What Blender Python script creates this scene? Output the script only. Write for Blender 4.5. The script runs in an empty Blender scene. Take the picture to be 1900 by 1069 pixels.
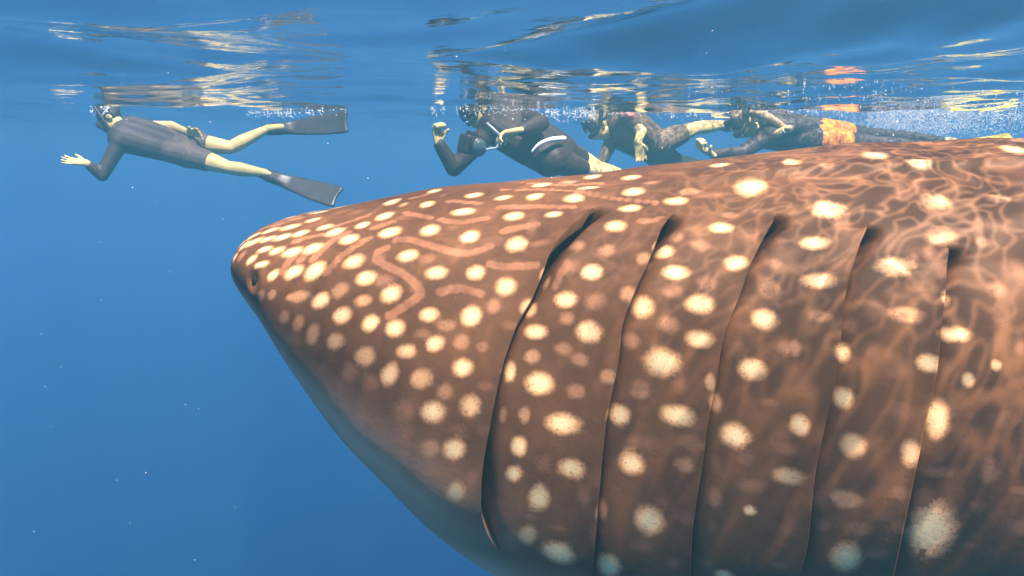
import bpy, bmesh, math, random
import numpy as np
from mathutils import Vector

sc = bpy.context.scene
col = sc.collection
R = math.radians

# ------------------------------------------------------------------ camera
FPX = 1300.0                       # focal length in photograph pixels (1900 wide)
CAMZ = -0.30                       # the lens is 30 cm under the surface
PITCH = math.atan(259.5 / FPX)
cd = bpy.data.cameras.new('camera')
cam = bpy.data.objects.new('camera', cd)
col.objects.link(cam)
cam.location = (0, 0, CAMZ)
cam.rotation_euler = (math.pi / 2 - PITCH, 0, 0)
cd.sensor_width = 36.0
cd.lens = 36.0 * FPX / 1900.0
cd.clip_start = 0.02
cd.clip_end = 500
sc.camera = cam

# ------------------------------------------------------------------ light
SUN_TO = Vector((0.20, -0.38, 0.88)).normalized()      # direction of the sun as it travels under water
w = bpy.data.worlds.new('World')
sc.world = w
w.use_nodes = True
wn = w.node_tree.nodes
wl = w.node_tree.links
sky = wn.new('ShaderNodeTexSky')
sky.sky_type = 'NISHITA'
sky.sun_disc = False
sky.sun_elevation = math.asin(SUN_TO.z)
sky.sun_rotation = math.atan2(SUN_TO.x, SUN_TO.y)
bg = wn['Background']
wl.new(sky.outputs[0], bg.inputs[0])
bg.inputs[1].default_value = 0.15
sd = bpy.data.lights.new('sun', 'SUN')
sd.energy = 5.0
sd.angle = R(0.8)
sd.color = (1.0, 0.90, 0.69)
sun = bpy.data.objects.new('sun', sd)
col.objects.link(sun)
sun.rotation_euler = SUN_TO.to_track_quat('Z', 'Y').to_euler()
sun.location = (0, 0, 8)

sc.view_settings.view_transform = 'Standard'
sc.view_settings.look = 'None'
sc.view_settings.gamma = 1.0
sc.view_settings.use_curve_mapping = False
sc.view_settings.exposure = 2.5
sc.render.engine = 'CYCLES'
sc.cycles.use_denoising = True
sc.cycles.max_bounces = 8
sc.cycles.volume_bounces = 1
sc.cycles.transparent_max_bounces = 12
sc.cycles.caustics_reflective = False
sc.cycles.caustics_refractive = False
sc.cycles.sample_clamp_indirect = 5.0

# ------------------------------------------------------------------ helpers
CF = np.array([0, math.cos(PITCH), -math.sin(PITCH)])
CU = np.array([0, math.sin(PITCH), math.cos(PITCH)])
CC = np.array([0, 0, CAMZ])


def proj(p):
    r = p - CC
    d = r @ CF
    return 950 + FPX * r[..., 0] / d, 534.5 - FPX * (r @ CU) / d, d


def P(px, py, Y):
    """point seen at photo pixel (px, py) on the upright plane Y metres ahead"""
    d = CF + np.array([1., 0, 0]) * ((px - 950) / FPX) + CU * ((534.5 - py) / FPX)
    return CC + d * (Y / d[1])


def tag(o, label=None, cat=None, group=None, kind=None):
    for k, v in (('label', label), ('category', cat), ('group', group), ('kind', kind)):
        if v:
            o[k] = v
    return o


def link(name, me, mat=None, parent=None, smooth=True):
    o = bpy.data.objects.new(name, me)
    col.objects.link(o)
    if mat:
        me.materials.clear()
        me.materials.append(mat)
    if smooth and len(me.polygons):
        me.polygons.foreach_set('use_smooth', np.ones(len(me.polygons), dtype=bool))
    if parent is not None:
        o.parent = parent
        o.matrix_parent_inverse = parent.matrix_basis.inverted()
    return o


def grid_faces(n, m, wrap=False):
    i, j = np.meshgrid(np.arange(n - 1), np.arange(m if wrap else m - 1), indexing='ij')
    j2 = (j + 1) % m
    return np.stack([i * m + j, i * m + j2, (i + 1) * m + j2, (i + 1) * m + j], -1).reshape(-1, 4)


def np_mesh(name, V, F):
    me = bpy.data.meshes.new(name)
    V = np.asarray(V, dtype=np.float32).reshape(-1, 3)
    F = np.asarray(F, dtype=np.int32)
    me.vertices.add(len(V))
    me.vertices.foreach_set('co', V.ravel())
    k = F.shape[1]
    me.loops.add(F.size)
    me.loops.foreach_set('vertex_index', F.ravel())
    me.polygons.add(len(F))
    me.polygons.foreach_set('loop_start', np.arange(0, F.size, k, dtype=np.int32))
    me.polygons.foreach_set('loop_total', np.full(len(F), k, dtype=np.int32))
    me.update(calc_edges=True)
    return me


class Mat:
    """small helper round a node tree"""
    def __init__(s, name):
        s.m = bpy.data.materials.new(name)
        s.m.use_nodes = True
        s.t = s.m.node_tree
        s.bsdf = s.t.nodes['Principled BSDF']
        s.out = s.t.nodes['Material Output']

    def n(s, typ, ins=None, **kw):
        nd = s.t.nodes.new(typ)
        for k, v in kw.items():
            setattr(nd, k, v)
        for k, v in (ins or {}).items():
            s.set(nd, k, v)
        return nd

    def set(s, nd, k, v):
        i = nd.inputs[k]
        if hasattr(v, 'is_output') or isinstance(v, bpy.types.NodeSocket):
            s.t.links.new(v, i)
        else:
            i.default_value = v

    def math(s, op, a, b=0.0, c=0.0, clamp=False):
        nd = s.n('ShaderNodeMath', {0: a, 1: b, 2: c}, operation=op)
        nd.use_clamp = clamp
        return nd.outputs[0]

    def mix(s, f, a, b, mode='MIX'):
        nd = s.t.nodes.new('ShaderNodeMix')
        nd.data_type = 'RGBA'
        nd.blend_type = mode
        s.set(nd, 0, f)
        s.set(nd, 6, a)
        s.set(nd, 7, b)
        return nd.outputs[2]

    def noise(s, scale, detail=3, rough=0.55, vec=None, dist=0.0):
        nd = s.n('ShaderNodeTexNoise', {'Scale': scale, 'Detail': detail, 'Roughness': rough, 'Distortion': dist})
        if vec is not None:
            s.set(nd, 'Vector', vec)
        return nd.outputs[0]

    def smooth(s, v, lo, hi, a=0.0, b=1.0):
        nd = s.n('ShaderNodeMapRange', {0: v, 1: lo, 2: hi, 3: a, 4: b}, interpolation_type='SMOOTHSTEP')
        return nd.outputs[0]

    def attr(s, name):
        return s.n('ShaderNodeAttribute', attribute_name=name).outputs['Fac']

    def pos(s):
        return s.n('ShaderNodeNewGeometry').outputs['Position']

    def bump(s, h, strength, dist=0.01):
        nd = s.n('ShaderNodeBump', {'Height': h, 'Strength': strength, 'Distance': dist})
        s.set(s.bsdf, 'Normal', nd.outputs[0])
        return nd.outputs[0]


def rgb(r, g, b):
    return (r, g, b, 1.0)


def simple(name, c, rough=0.6, var=0.25, scale=25.0, bump=0.15, metallic=0.0, spec=0.4):
    m = Mat(name)
    nz = m.noise(scale, 4, vec=m.pos())
    c2 = tuple(x * (1 - var) for x in c)
    c3 = tuple(min(1, x * (1 + var)) for x in c)
    m.set(m.bsdf, 'Base Color', m.mix(nz, rgb(*c2), rgb(*c3)))
    m.set(m.bsdf, 'Roughness', rough)
    m.set(m.bsdf, 'Metallic', metallic)
    m.set(m.bsdf, 'Specular IOR Level', spec)
    if bump:
        m.bump(m.noise(scale * 6, 3, vec=m.pos()), bump, 0.004)
    return m.m


# ------------------------------------------------------------------ the water surface, seen from below
def wave_field(x, y):
    rs = np.random.RandomState(11)
    z = np.zeros_like(x)
    for i in range(46):
        lam = 0.22 * (3.4 / 0.22) ** rs.rand()
        k = 2 * np.pi / lam
        a = math.pi / 2 + rs.normal(0, 0.75) + 0.25
        sl = 0.015 * (lam / 0.5) ** 0.12
        z += sl / k * np.sin(k * (x * math.cos(a) + y * math.sin(a)) + rs.rand() * 6.28 + 0.35 * np.sin(0.9 * x + rs.rand() * 6))
    # the water is more stirred up to the right, where the swimmers kick
    st = 1 / (1 + np.exp(-(x - 0.3) / 0.5))
    for i in range(26):
        lam = 0.16 * (1.5 / 0.16) ** rs.rand()
        k = 2 * np.pi / lam
        a = math.pi / 2 + rs.normal(0, 0.8) - 0.5
        z += st * 0.026 / k * np.sin(k * (x * math.cos(a) + y * math.sin(a)) + rs.rand() * 6.28)
    # a long swell that rises over the snout
    z += 0.070 * np.exp(-((y - 2.25 + 0.75 * x - 0.35 * x * x) / 0.26) ** 2) * (1 / (1 + np.exp(-(x + 0.15) / 0.10))) * (1 / (1 + np.exp((x - 1.3) / 0.2)))
    # and a shorter one that runs off to the right behind it
    z += 0.034 * np.exp(-((y - 3.1 + 0.25 * x) / 0.20) ** 2) * (1 / (1 + np.exp(-(x - 0.25) / 0.15))) * (1 / (1 + np.exp((x - 2.4) / 0.3)))
    return z


def axis_pts(lo, dense0, dense1, hi, step, grow=1.12):
    a = list(np.arange(dense0, dense1, step))
    s, v = step, a[-1]
    while v < hi:
        s *= grow
        v += s
        a.append(v)
    s, v = step, a[0]
    while v > lo:
        s *= grow
        v -= s
        a.insert(0, v)
    return np.array(a)


def build_surface():
    xs = axis_pts(-70, -5, 5, 70, 0.020)
    ys = axis_pts(-45, 0.2, 8, 90, 0.016)
    X, Y = np.meshgrid(xs, ys, indexing='ij')
    Z = wave_field(X, Y)
    far = np.clip((np.hypot(X, Y) - 14) / 20, 0, 1)
    Z *= 1 - far
    V = np.stack([X, Y, Z], -1)
    F = grid_faces(len(xs), len(ys))[:, ::-1]
    me = np_mesh('water_surface', V, F)
    m = Mat('water_skin')
    t = m.t
    t.nodes.remove(m.bsdf)
    pos = m.pos()
    # ripples too fine for the mesh
    mp = m.n('ShaderNodeMapping', {'Vector': pos, 'Scale': (0.55, 1.25, 1.0), 'Rotation': (0, 0, 0.25)}).outputs[0]
    rip = m.noise(9.0, 4, 0.5, mp, 0.6)
    bump = m.n('ShaderNodeBump', {'Height': rip, 'Strength': 0.13, 'Distance': 0.02}).outputs[0]
    fr = m.n('ShaderNodeFresnel', {'IOR': 1.33, 'Normal': bump}).outputs[0]
    # caustic net painted into the transparency by noise: lets through more here, less there
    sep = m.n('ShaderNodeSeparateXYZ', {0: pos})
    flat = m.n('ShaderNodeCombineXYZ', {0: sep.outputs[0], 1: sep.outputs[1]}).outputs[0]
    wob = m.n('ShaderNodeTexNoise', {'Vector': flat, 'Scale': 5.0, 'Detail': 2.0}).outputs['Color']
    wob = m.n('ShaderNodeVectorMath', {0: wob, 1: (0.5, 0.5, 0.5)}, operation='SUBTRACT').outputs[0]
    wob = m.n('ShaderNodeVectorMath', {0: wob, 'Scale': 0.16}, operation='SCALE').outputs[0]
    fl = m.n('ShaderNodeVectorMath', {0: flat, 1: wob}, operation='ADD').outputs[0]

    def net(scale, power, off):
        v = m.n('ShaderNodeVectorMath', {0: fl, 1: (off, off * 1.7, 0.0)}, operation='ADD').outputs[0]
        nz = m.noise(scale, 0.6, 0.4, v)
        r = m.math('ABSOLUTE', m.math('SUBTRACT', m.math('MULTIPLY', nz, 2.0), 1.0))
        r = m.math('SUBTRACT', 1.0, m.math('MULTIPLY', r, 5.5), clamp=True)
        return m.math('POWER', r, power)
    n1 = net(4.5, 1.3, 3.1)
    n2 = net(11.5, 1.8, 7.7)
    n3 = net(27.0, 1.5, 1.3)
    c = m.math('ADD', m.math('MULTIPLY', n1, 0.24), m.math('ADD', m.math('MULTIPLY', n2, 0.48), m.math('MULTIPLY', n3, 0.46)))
    caustic_mask = m.smooth(sep.outputs[0], 0.10, 1.05)          # painted net grows stronger to the right, over the agitated water
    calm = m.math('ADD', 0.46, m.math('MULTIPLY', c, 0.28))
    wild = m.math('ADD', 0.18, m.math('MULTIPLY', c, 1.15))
    tr = m.n('ShaderNodeMix', {0: caustic_mask, 2: calm, 3: wild}).outputs[0]
    tr = m.math('MULTIPLY', tr, m.smooth(m.noise(1.7, 2, .5, flat), .30, .70, .66, 1.22))     # broad light shafts painted into the transparency
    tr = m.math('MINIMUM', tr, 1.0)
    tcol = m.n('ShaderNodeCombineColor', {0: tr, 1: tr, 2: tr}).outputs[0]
    tb = m.n('ShaderNodeBsdfTransparent', {0: tcol})
    gl = m.n('ShaderNodeBsdfGlossy', {'Color': rgb(.96, .96, .96), 'Roughness': 0.015, 'Normal': bump})
    mx = m.n('ShaderNodeMixShader', {0: fr, 1: tb.outputs[0], 2: gl.outputs[0]})
    t.links.new(mx.outputs[0], m.out.inputs[0])
    o = link('water_surface', me, m.m)
    tag(o, 'rippled underside of the sea surface', 'water', kind='structure')
    return o


build_surface()

# ------------------------------------------------------------------ the sea water itself
def build_haze():
    bm = bmesh.new()
    bmesh.ops.create_cube(bm, size=1.0)
    for v in bm.verts:
        v.co = Vector((v.co.x * 130, 20 + v.co.y * 120, -15 + 0.15 + v.co.z * 30.3))
    me = bpy.data.meshes.new('haze')
    bm.to_mesh(me)
    bm.free()
    m = Mat('sea_water')
    m.t.nodes.remove(m.bsdf)
    v = m.n('ShaderNodeVolumePrincipled', {'Color': rgb(*HAZE_COL), 'Density': HAZE_DEN, 'Anisotropy': HAZE_G,
                                           'Absorption Color': rgb(*HAZE_ABS)})
    m.t.links.new(v.outputs[0], m.out.inputs['Volume'])
    o = link('haze', me, m.m, smooth=False)
    tag(o, 'clear blue sea water that far things fade into', 'sea water', kind='stuff')


HAZE_COL = (0.16, 0.52, 0.67)
HAZE_DEN = 0.092
HAZE_G = 0.5
HAZE_ABS = (0.0, 0.0, 0.8)
build_haze()

# ------------------------------------------------------------------ the whale shark
YAW = R(9)
S_AX = np.array([math.cos(YAW), -math.sin(YAW), 0])
S_SIDE = np.array([-math.sin(YAW), -math.cos(YAW), 0])       # towards the lens
S_TIP = np.array([-0.808, 2.10, 0.0])
S_LEN = 6.7
KN = np.array([0, .012, .035, .07, .12, .2, .3, .42, .6, .8, 1.0, 1.25, 1.5, 1.8, 2.1, 2.5, 3.3, 4.2, 5.2, 6.1, 6.7])
ZT = np.array([-.668, -.632, -.597, -.56, -.5156, -.4885, -.4685, -.4478, -.419, -.393, -.3686, -.3408, -.3155, -.2939,
               -.2813, -.2693, -.275, -.33, -.45, -.56, -.60])
ZB = np.array([-.672, -.69, -.70, -.7197, -.76, -.831, -.9711, -1.1415, -1.3339, -1.4929, -1.5758, -1.5896, -1.5599, -1.5276,
               -1.4886, -1.447, -1.36, -1.20, -.96, -.76, -.70])


def pchip(x, xk, yk):
    d = np.diff(yk) / np.diff(xk)
    m = np.zeros_like(yk)
    pr = d[1:] * d[:-1]
    m[1:-1] = np.where(pr > 0, 2 * pr / (d[1:] + d[:-1] + 1e-12), 0)
    m[0], m[-1] = d[0], d[-1]
    i = np.clip(np.searchsorted(xk, x) - 1, 0, len(xk) - 2)
    hh = xk[i + 1] - xk[i]
    t = (x - xk[i]) / hh
    return ((2 * t**3 - 3 * t**2 + 1) * yk[i] + (t**3 - 2 * t**2 + t) * hh * m[i]
            + (-2 * t**3 + 3 * t**2) * yk[i + 1] + (t**3 - t**2) * hh * m[i + 1])


def shark_width(s):
    head = 0.57 * (1 - np.exp(-s / 0.36)) ** 0.60
    return head * pchip(s, np.array([0, 2.3, 3.3, 4.2, 5.2, 6.1, 6.7]), np.array([1, 1, .93, .74, .40, .15, .09]))


def shark_at(s, th):
    """point and outward direction for length s from the snout and angle th from the back (positive: lens side)"""
    q, qk = np.sqrt(s / 2.5), np.sqrt(KN / 2.5)
    zt, zb = pchip(q, qk, ZT), pchip(q, qk, ZB)
    zc = zt - 0.42 * (zt - zb)
    c, si = np.cos(th), np.sin(th)
    n = 2.25
    hz = np.where(c >= 0, zt - zc, zc - zb)
    a = shark_width(s)
    z = zc + hz * np.sign(c) * np.abs(c) ** (2 / n)
    wd = a * np.sign(si) * np.abs(si) ** (2 / n)
    p = S_TIP + S_AX * s[..., None] + S_SIDE * wd[..., None]
    p[..., 2] = z
    nn = si[..., None] * S_SIDE / (a[..., None] + .01) + c[..., None] * np.array([0, 0, 1.]) / (hz[..., None] + .01)
    nn /= np.linalg.norm(nn, axis=-1, keepdims=True) + 1e-9
    return p, nn


# a lookup from photo pixels to places on the near flank
_ls = np.concatenate([np.linspace(0.02, 1, 120)**2 * 0.3, np.arange(.302, 2.45, .006)])
_lt = np.linspace(0.0, math.pi, 420)
LS, LT = np.meshgrid(_ls, _lt, indexing='ij')
LP, LN = shark_at(LS, LT)
LX, LY, LD = proj(LP)
_gs = np.gradient(LP, axis=0)
_gt = np.gradient(LP, axis=1)
_nr = np.cross(_gs, _gt)
_view = LP - CC
_face = np.abs((_nr * _view).sum(-1)) / (np.linalg.norm(_nr, axis=-1) * np.linalg.norm(_view, axis=-1) + 1e-9)
_sgn = np.sign((_nr * LN).sum(-1))
LVIS = ((_nr * _view).sum(-1) * _sgn) < 0


def on_flank(px, py):
    d = (LX - px) ** 2 + (LY - py) ** 2 + np.where(LVIS, 0, 1e6)
    i = np.unravel_index(d.argmin(), d.shape)
    return i


# ---- gill slits: five lines followed in the photograph
GILLS = [
    [(1112, 388), (1085, 402), (1050, 432), (1025, 465), (1010, 505), (990, 550), (965, 590), (945, 640), (930, 700), (918, 760),
     (905, 820), (896, 880), (896, 940), (910, 990), (930, 1038)],
    [(1250, 402), (1233, 420), (1222, 450), (1205, 490), (1190, 525), (1170, 565), (1155, 610), (1150, 660), (1140, 720), (1128, 780),
     (1118, 850), (1113, 930), (1100, 1069)],
    [(1440, 404), (1425, 425), (1410, 460), (1390, 500), (1370, 550), (1350, 600), (1335, 640), (1328, 700), (1315, 770), (1305, 840),
     (1298, 900), (1285, 980), (1280, 1069)],
    [(1615, 424), (1600, 440), (1585, 480), (1570, 520), (1563, 570), (1560, 640), (1550, 700), (1530, 780), (1515, 850), (1505, 920),
     (1500, 1000), (1480, 1069)],
    [(1762, 462), (1757, 490), (1752, 540), (1745, 590), (1740, 650), (1730, 710), (1710, 790), (1690, 880), (1675, 960), (1655, 1069)],
]
g_th, g_s = [], []
for g in GILLS:
    idx = [on_flank(*q) for q in g]
    th = np.array([LT[i] for i in idx])
    s_ = np.array([LS[i] for i in idx])
    o_ = np.argsort(th)
    g_th.append(th[o_])
    g_s.append(s_[o_])
g_mean = np.array([s_.mean() for s_ in g_s])

cols_ = [np.linspace(0.0, 1, 70)**2 * 0.3, np.arange(.302, 2.3, .0042), np.arange(2.3, S_LEN + .001, .035)]
for gm in g_mean:
    cols_.append(gm + np.array([-.016, -.012, -.009, -.0065, -.0045, -.003, -.0018, -.0006, .0006, .0018, .003, .0045, .0065, .009, .012, .016]))
cols_ = np.unique(np.round(np.concatenate(cols_), 5))
keep = np.concatenate([[True], np.diff(cols_) > 0.0007])
cols_ = cols_[keep]
NT = 480
ths = (np.arange(NT) / NT * 2 - 1) * math.pi
CO, TH = np.meshgrid(cols_, ths, indexing='ij')
ATH = np.abs(TH)
SS = np.zeros_like(CO)
gs_rows = np.zeros((5, NT))
g_amp = np.zeros((5, NT))
g_open = np.zeros((5, NT))
at = np.abs(ths)
for k in range(5):
    a_, b_ = g_th[k][0], g_th[k][-1]
    gs_rows[k] = np.interp(at, g_th[k], g_s[k])
    ext = np.maximum(0, at - b_)
    if k > 0:
        b_ = b_ + 0.35
    u = (at - a_) / (b_ - a_)
    g_amp[k] = np.clip((u + 0.012) / 0.02, 0, 1) * np.clip((1.0 - u) / 0.12, 0, 1)
    g_open[k] = np.clip((u + 0.01) / 0.02, 0, 1) * np.clip(((.32 if k == 0 else .13) - u) / (.16 if k == 0 else .10), 0, 1)
    if k == 0:
        g_open[k] += 0.9 * np.exp(-((u - 0.80) / 0.12) ** 2)
gs_rows = np.array([np.convolve(np.r_[g[-4:], g, g[:4]], np.ones(9) / 9, 'valid') for g in gs_rows])
for j in range(NT):
    fade = 1.0
    kx = np.concatenate([[0, g_mean[0] - .45], g_mean, [g_mean[-1] + .5, S_LEN + 1]])
    ky = np.concatenate([[0, g_mean[0] - .45], gs_rows[:, j], [g_mean[-1] + .5, S_LEN + 1]])
    SS[:, j] = np.interp(cols_, kx, ky)
SP, SN = shark_at(SS, TH)
disp = np.zeros_like(SS)
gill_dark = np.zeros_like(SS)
under = np.zeros_like(SS)
for k in range(5):
    ds = SS - gs_rows[k][None, :]
    before = CO < g_mean[k]
    am, op = g_amp[k][None, :], g_open[k][None, :]
    rim = np.where(before, 0.011 * np.exp(np.minimum(ds, 0) / 0.045), 0)
    wdt = 0.012 + 0.014 * op
    inn = np.where(before, 0, -(0.024 + 0.045 * op) * np.exp(-(np.maximum(ds, 0) / wdt) ** (1.0 + 1.2 * op)))
    disp += am * (rim + inn)
    # the skin behind each flap starts underneath it
    under = under - np.where(before, 0, am * (0.006 + 0.030 * op) * np.exp(-np.maximum(ds, 0) / 0.022))
    gill_dark = np.maximum(gill_dark, np.where(before, 0, am * np.exp(-(np.maximum(ds, 0) / (0.0075 + 0.030 * op)) ** 2)))  # dark gill lining, with the shade inside the slit painted in too
# long low ridges along the back and soft unevenness of the skin
for th0, hgt, s0 in ((0.42, .012, .75), (0.95, .007, 1.6), (0.0, .010, 1.2)):
    disp += hgt * np.exp(-((ATH - th0) / 0.035) ** 2) * np.clip((SS - s0) / .5, 0, 1)
rs = np.random.RandomState(4)
for i in range(30):
    kv = rs.normal(0, 9, 3)
    disp += 0.0011 * np.sin(SP @ kv + rs.rand() * 6.3) * np.clip(SS / .4, 0, 1)
# socket round the eye
EYE = on_flank(471, 521)
eye_p = LP[EYE]
eye_n = LN[EYE]
de = np.linalg.norm(SP - eye_p, axis=-1)
disp += -0.010 * np.exp(-(de / 0.016) ** 2) + 0.006 * np.exp(-((de - 0.034) / 0.012) ** 2)
SP = SP + SN * disp[..., None] + S_AX * under[..., None]

# ---- spots and bars, read from enlarged pieces of the photograph: (x, y, half width, half height, strength)
def crop(ox, oy, k, rows):
    return [(ox + r[0] / k, oy + r[1] / k, r[2] / k, r[3] / k, r[4] if len(r) > 4 else 1.0) for r in rows]


SPOTS = crop(400, 340, 2.43, [
    (987, 42, 30, 7), (1163, 47, 38, 11), (952, 90, 34, 15), (795, 83, 38, 11), (848, 95, 22, 9, .6), (1112, 122, 55, 15),
    (760, 140, 38, 18), (655, 184, 28, 15), (963, 210, 42, 24), (785, 220, 45, 25), (1140, 238, 44, 26), (605, 253, 40, 24), (537, 216, 35, 19),
    (490, 190, 30, 14), (382, 222, 28, 15), (303, 240, 26, 16), (435, 158, 28, 10), (868, 325, 42, 26), (435, 292, 33, 26),
    (343, 307, 32, 22), (275, 303, 22, 18), (620, 355, 40, 32), (680, 428, 40, 32), (452, 397, 34, 40), (355, 402, 30, 30), (995, 403, 46, 30),
    (1170, 400, 40, 32), (790, 500, 44, 40), (565, 483, 36, 38, .6), (475, 532, 32, 38), (262, 417, 16, 26), (208, 367, 18, 20),
    (162, 345, 14, 22), (232, 250, 20, 14), (220, 298, 20, 14), (960, 590, 46, 34), (1155, 600, 44, 46), (665, 528, 36, 32, .7), (578, 597, 34, 36),
    (695, 628, 32, 40), (812, 657, 38, 40), (990, 725, 40, 38), (1110, 718, 38, 36, .5), (1040, 640, 50, 26, .5), (760, 440, 40, 30, .4),
    (950, 340, 40, 25, .4), (1250, 550, 40, 30, .4), (378, 510, 40, 28, .6), (340, 515, 20, 20, .6), (860, 755, 40, 34, .8), (1115, 830, 44, 40),
    (545, 715, 40, 42, .7), (675, 783, 42, 44, .7), (785, 865, 40, 52, .8), (925, 885, 48, 46, .7), (1030, 940, 36, 40, .5), (1145, 1000, 46, 52, .8),
    (980, 1035, 50, 50, .95), (440, 680, 30, 50, .6), (375, 630, 22, 40, .5), (260, 505, 14, 24, .6), (210, 510, 12, 30, .6), (315, 600, 20, 35, .5),
    (600, 860, 40, 50, .3), (840, 1020, 40, 40, .3), (1200, 735, 30, 28, .4), (930, 680, 40, 24, .35)])
SPOTS += crop(900, 300, 2.43, [
    (80, 162, 40, 13), (230, 163, 40, 14), (405, 167, 48, 15), (255, 107, 45, 9), (485, 65, 42, 9), (652, 70, 44, 10), (465, 118, 48, 9), (672, 138, 55, 11),
    (655, 208, 52, 15), (858, 177, 55, 17), (125, 243, 45, 19), (305, 238, 48, 12), (143, 372, 50, 34), (590, 287, 48, 28), (420, 375, 45, 26, .5),
    (555, 405, 45, 30, .5), (478, 497, 48, 36), (95, 560, 46, 42), (365, 617, 48, 34), (500, 630, 55, 45, .4), (265, 520, 20, 40, .7), (805, 403, 46, 30),
    (715, 445, 32, 28, .6), (860, 503, 55, 30), (1068, 300, 56, 22), (855, 340, 38, 28, .5), (975, 385, 45, 30, .4), (1135, 465, 50, 38), (710, 655, 50, 52),
    (640, 605, 40, 36, .6), (965, 645, 66, 42), (1000, 545, 45, 36, .4), (850, 590, 50, 36, .4), (475, 765, 58, 48, 1.2), (230, 768, 52, 36), (370, 705, 36, 32, .5),
    (825, 740, 55, 45, .5), (965, 797, 60, 42), (655, 810, 45, 40, .5), (1258, 715, 62, 48), (1285, 580, 50, 40, .4), (795, 905, 76, 60), (1195, 935, 64, 48),
    (345, 840, 45, 32, .5), (420, 890, 45, 30, .5), (210, 875, 40, 32, .6), (248, 1000, 60, 54), (410, 1035, 45, 35, .5), (105, 950, 28, 46, .9),
    (200, 655, 36, 40, .8), (40, 650, 36, 34, .5), (1370, 840, 60, 40, .4), (550, 965, 40, 36, .6), (700, 1015, 40, 30, .4), (1010, 990, 26, 40, .7),
    (1200, 118, 72, 32, 1.1), (915, 135, 46, 14, .6), (1380, 12, 40, 14, .8), (1060, 15, 45, 8), (1105, 240, 46, 12, .5), (370, 90, 40, 7, .5), (760, 103, 60, 10, .5)])
SPOTS += crop(1400, 230, 2.608, [
    (585, 158, 58, 16), (180, 190, 30, 16, .8), (345, 222, 40, 18, .5), (360, 420, 82, 40, 1.1), (790, 200, 60, 24), (870, 365, 70, 34, .8),
    (290, 585, 68, 28), (310, 760, 85, 36, .9), (915, 535, 75, 50, .7), (680, 690, 92, 44, 1.2), (740, 925, 90, 38, .6), (45, 950, 60, 48), (315, 930, 60, 30, .5),
    (75, 790, 50, 40, .5), (960, 1020, 80, 40, .9), (930, 840, 30, 40, .8), (1180, 345, 60, 20, .6), (1260, 125, 50, 22), (1180, 800, 60, 40, .4), (1120, 560, 50, 30, .4)])
SPOTS += crop(900, 700, 2.897, [
    (430, 248, 85, 55), (188, 365, 45, 55), (155, 517, 45, 45), (460, 490, 75, 50, .9), (290, 650, 55, 68), (715, 205, 60, 58), (1030, 200, 90, 52), (790, 475, 62, 62),
    (1080, 470, 60, 45, .5), (890, 765, 75, 72), (220, 855, 45, 55, .8), (130, 885, 45, 60, .5), (390, 945, 85, 55), (665, 1010, 70, 60), (625, 720, 30, 60, .6),
    (1340, 310, 85, 60), (1240, 140, 40, 55, .7), (1680, 260, 55, 60, .9), (1620, 520, 75, 45, .8), (1430, 715, 38, 28), (1235, 650, 40, 55, .4), (310, 460, 50, 60, .25),
    (215, 200, 35, 45, .6), (95, 200, 25, 45, .5), (1280, 1060, 60, 30, .9), (840, 80, 60, 40, .5)])
SPOTS += crop(1400, 600, 2.28, [
    (750, 880, 105, 110, 1.1), (760, 400, 50, 75), (370, 120, 35, 40), (375, 320, 45, 45), (410, 515, 50, 50, .8), (645, 530, 40, 55, .8), (725, 165, 45, 35),
    (385, 735, 70, 40, .6), (385, 985, 65, 60, .9), (905, 240, 28, 30, .9), (1015, 180, 25, 25, .9), (160, 105, 40, 35, .5), (1000, 620, 40, 60, .4)])
SPOTS += crop(500, 600, 2.28, [
    (785, 530, 42, 44), (675, 530, 40, 42, .6), (787, 707, 36, 50, .9), (683, 660, 30, 40, .4), (565, 370, 50, 55, .3), (330, 205, 30, 40, .25), (425, 255, 40, 40, .25),
    (860, 640, 25, 40, .3), (560, 470, 40, 40, .25)])
LINES = [(400, 340, 2.43, l) for l in (
    [(810, 255), (870, 250), (950, 275), (1020, 295), (1100, 315), (1170, 310), (1240, 280)],
    [(770, 290), (730, 310), (720, 345), (780, 375), (850, 410), (900, 450), (930, 490), (900, 525), (840, 560), (780, 600)],
    [(1010, 490), (1060, 475), (1120, 475), (1190, 495)], [(690, 245), (620, 290), (560, 340), (500, 410)], [(600, 215), (540, 250), (480, 300), (440, 350)],
    [(855, 130), (900, 140), (970, 155)], [(1020, 165), (1100, 175), (1160, 165), (1215, 155)], [(1045, 78), (1110, 80), (1190, 85)],
    [(1280, 105), (1360, 105), (1450, 105)], [(1295, 215), (1350, 200), (1440, 190)], [(710, 200), (750, 185), (800, 170)],
    [(1240, 360), (1320, 375), (1450, 375)], [(350, 262), (400, 245), (470, 228)], [(540, 190), (620, 160), (690, 135)], [(300, 400), (330, 350), (360, 320)],
    [(380, 350), (400, 320), (430, 300)], [(880, 70), (910, 65), (950, 55)])]
LINES += [(900, 300, 2.43, l) for l in (
    [(80, 125), (300, 128), (500, 150), (760, 185)], [(60, 203), (200, 205), (390, 203)], [(80, 310), (150, 295), (235, 285)], [(310, 560), (340, 500), (370, 460)],
    [(700, 270), (770, 270), (800, 262)], [(100, 90), (330, 108), (520, 95)])]

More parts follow.
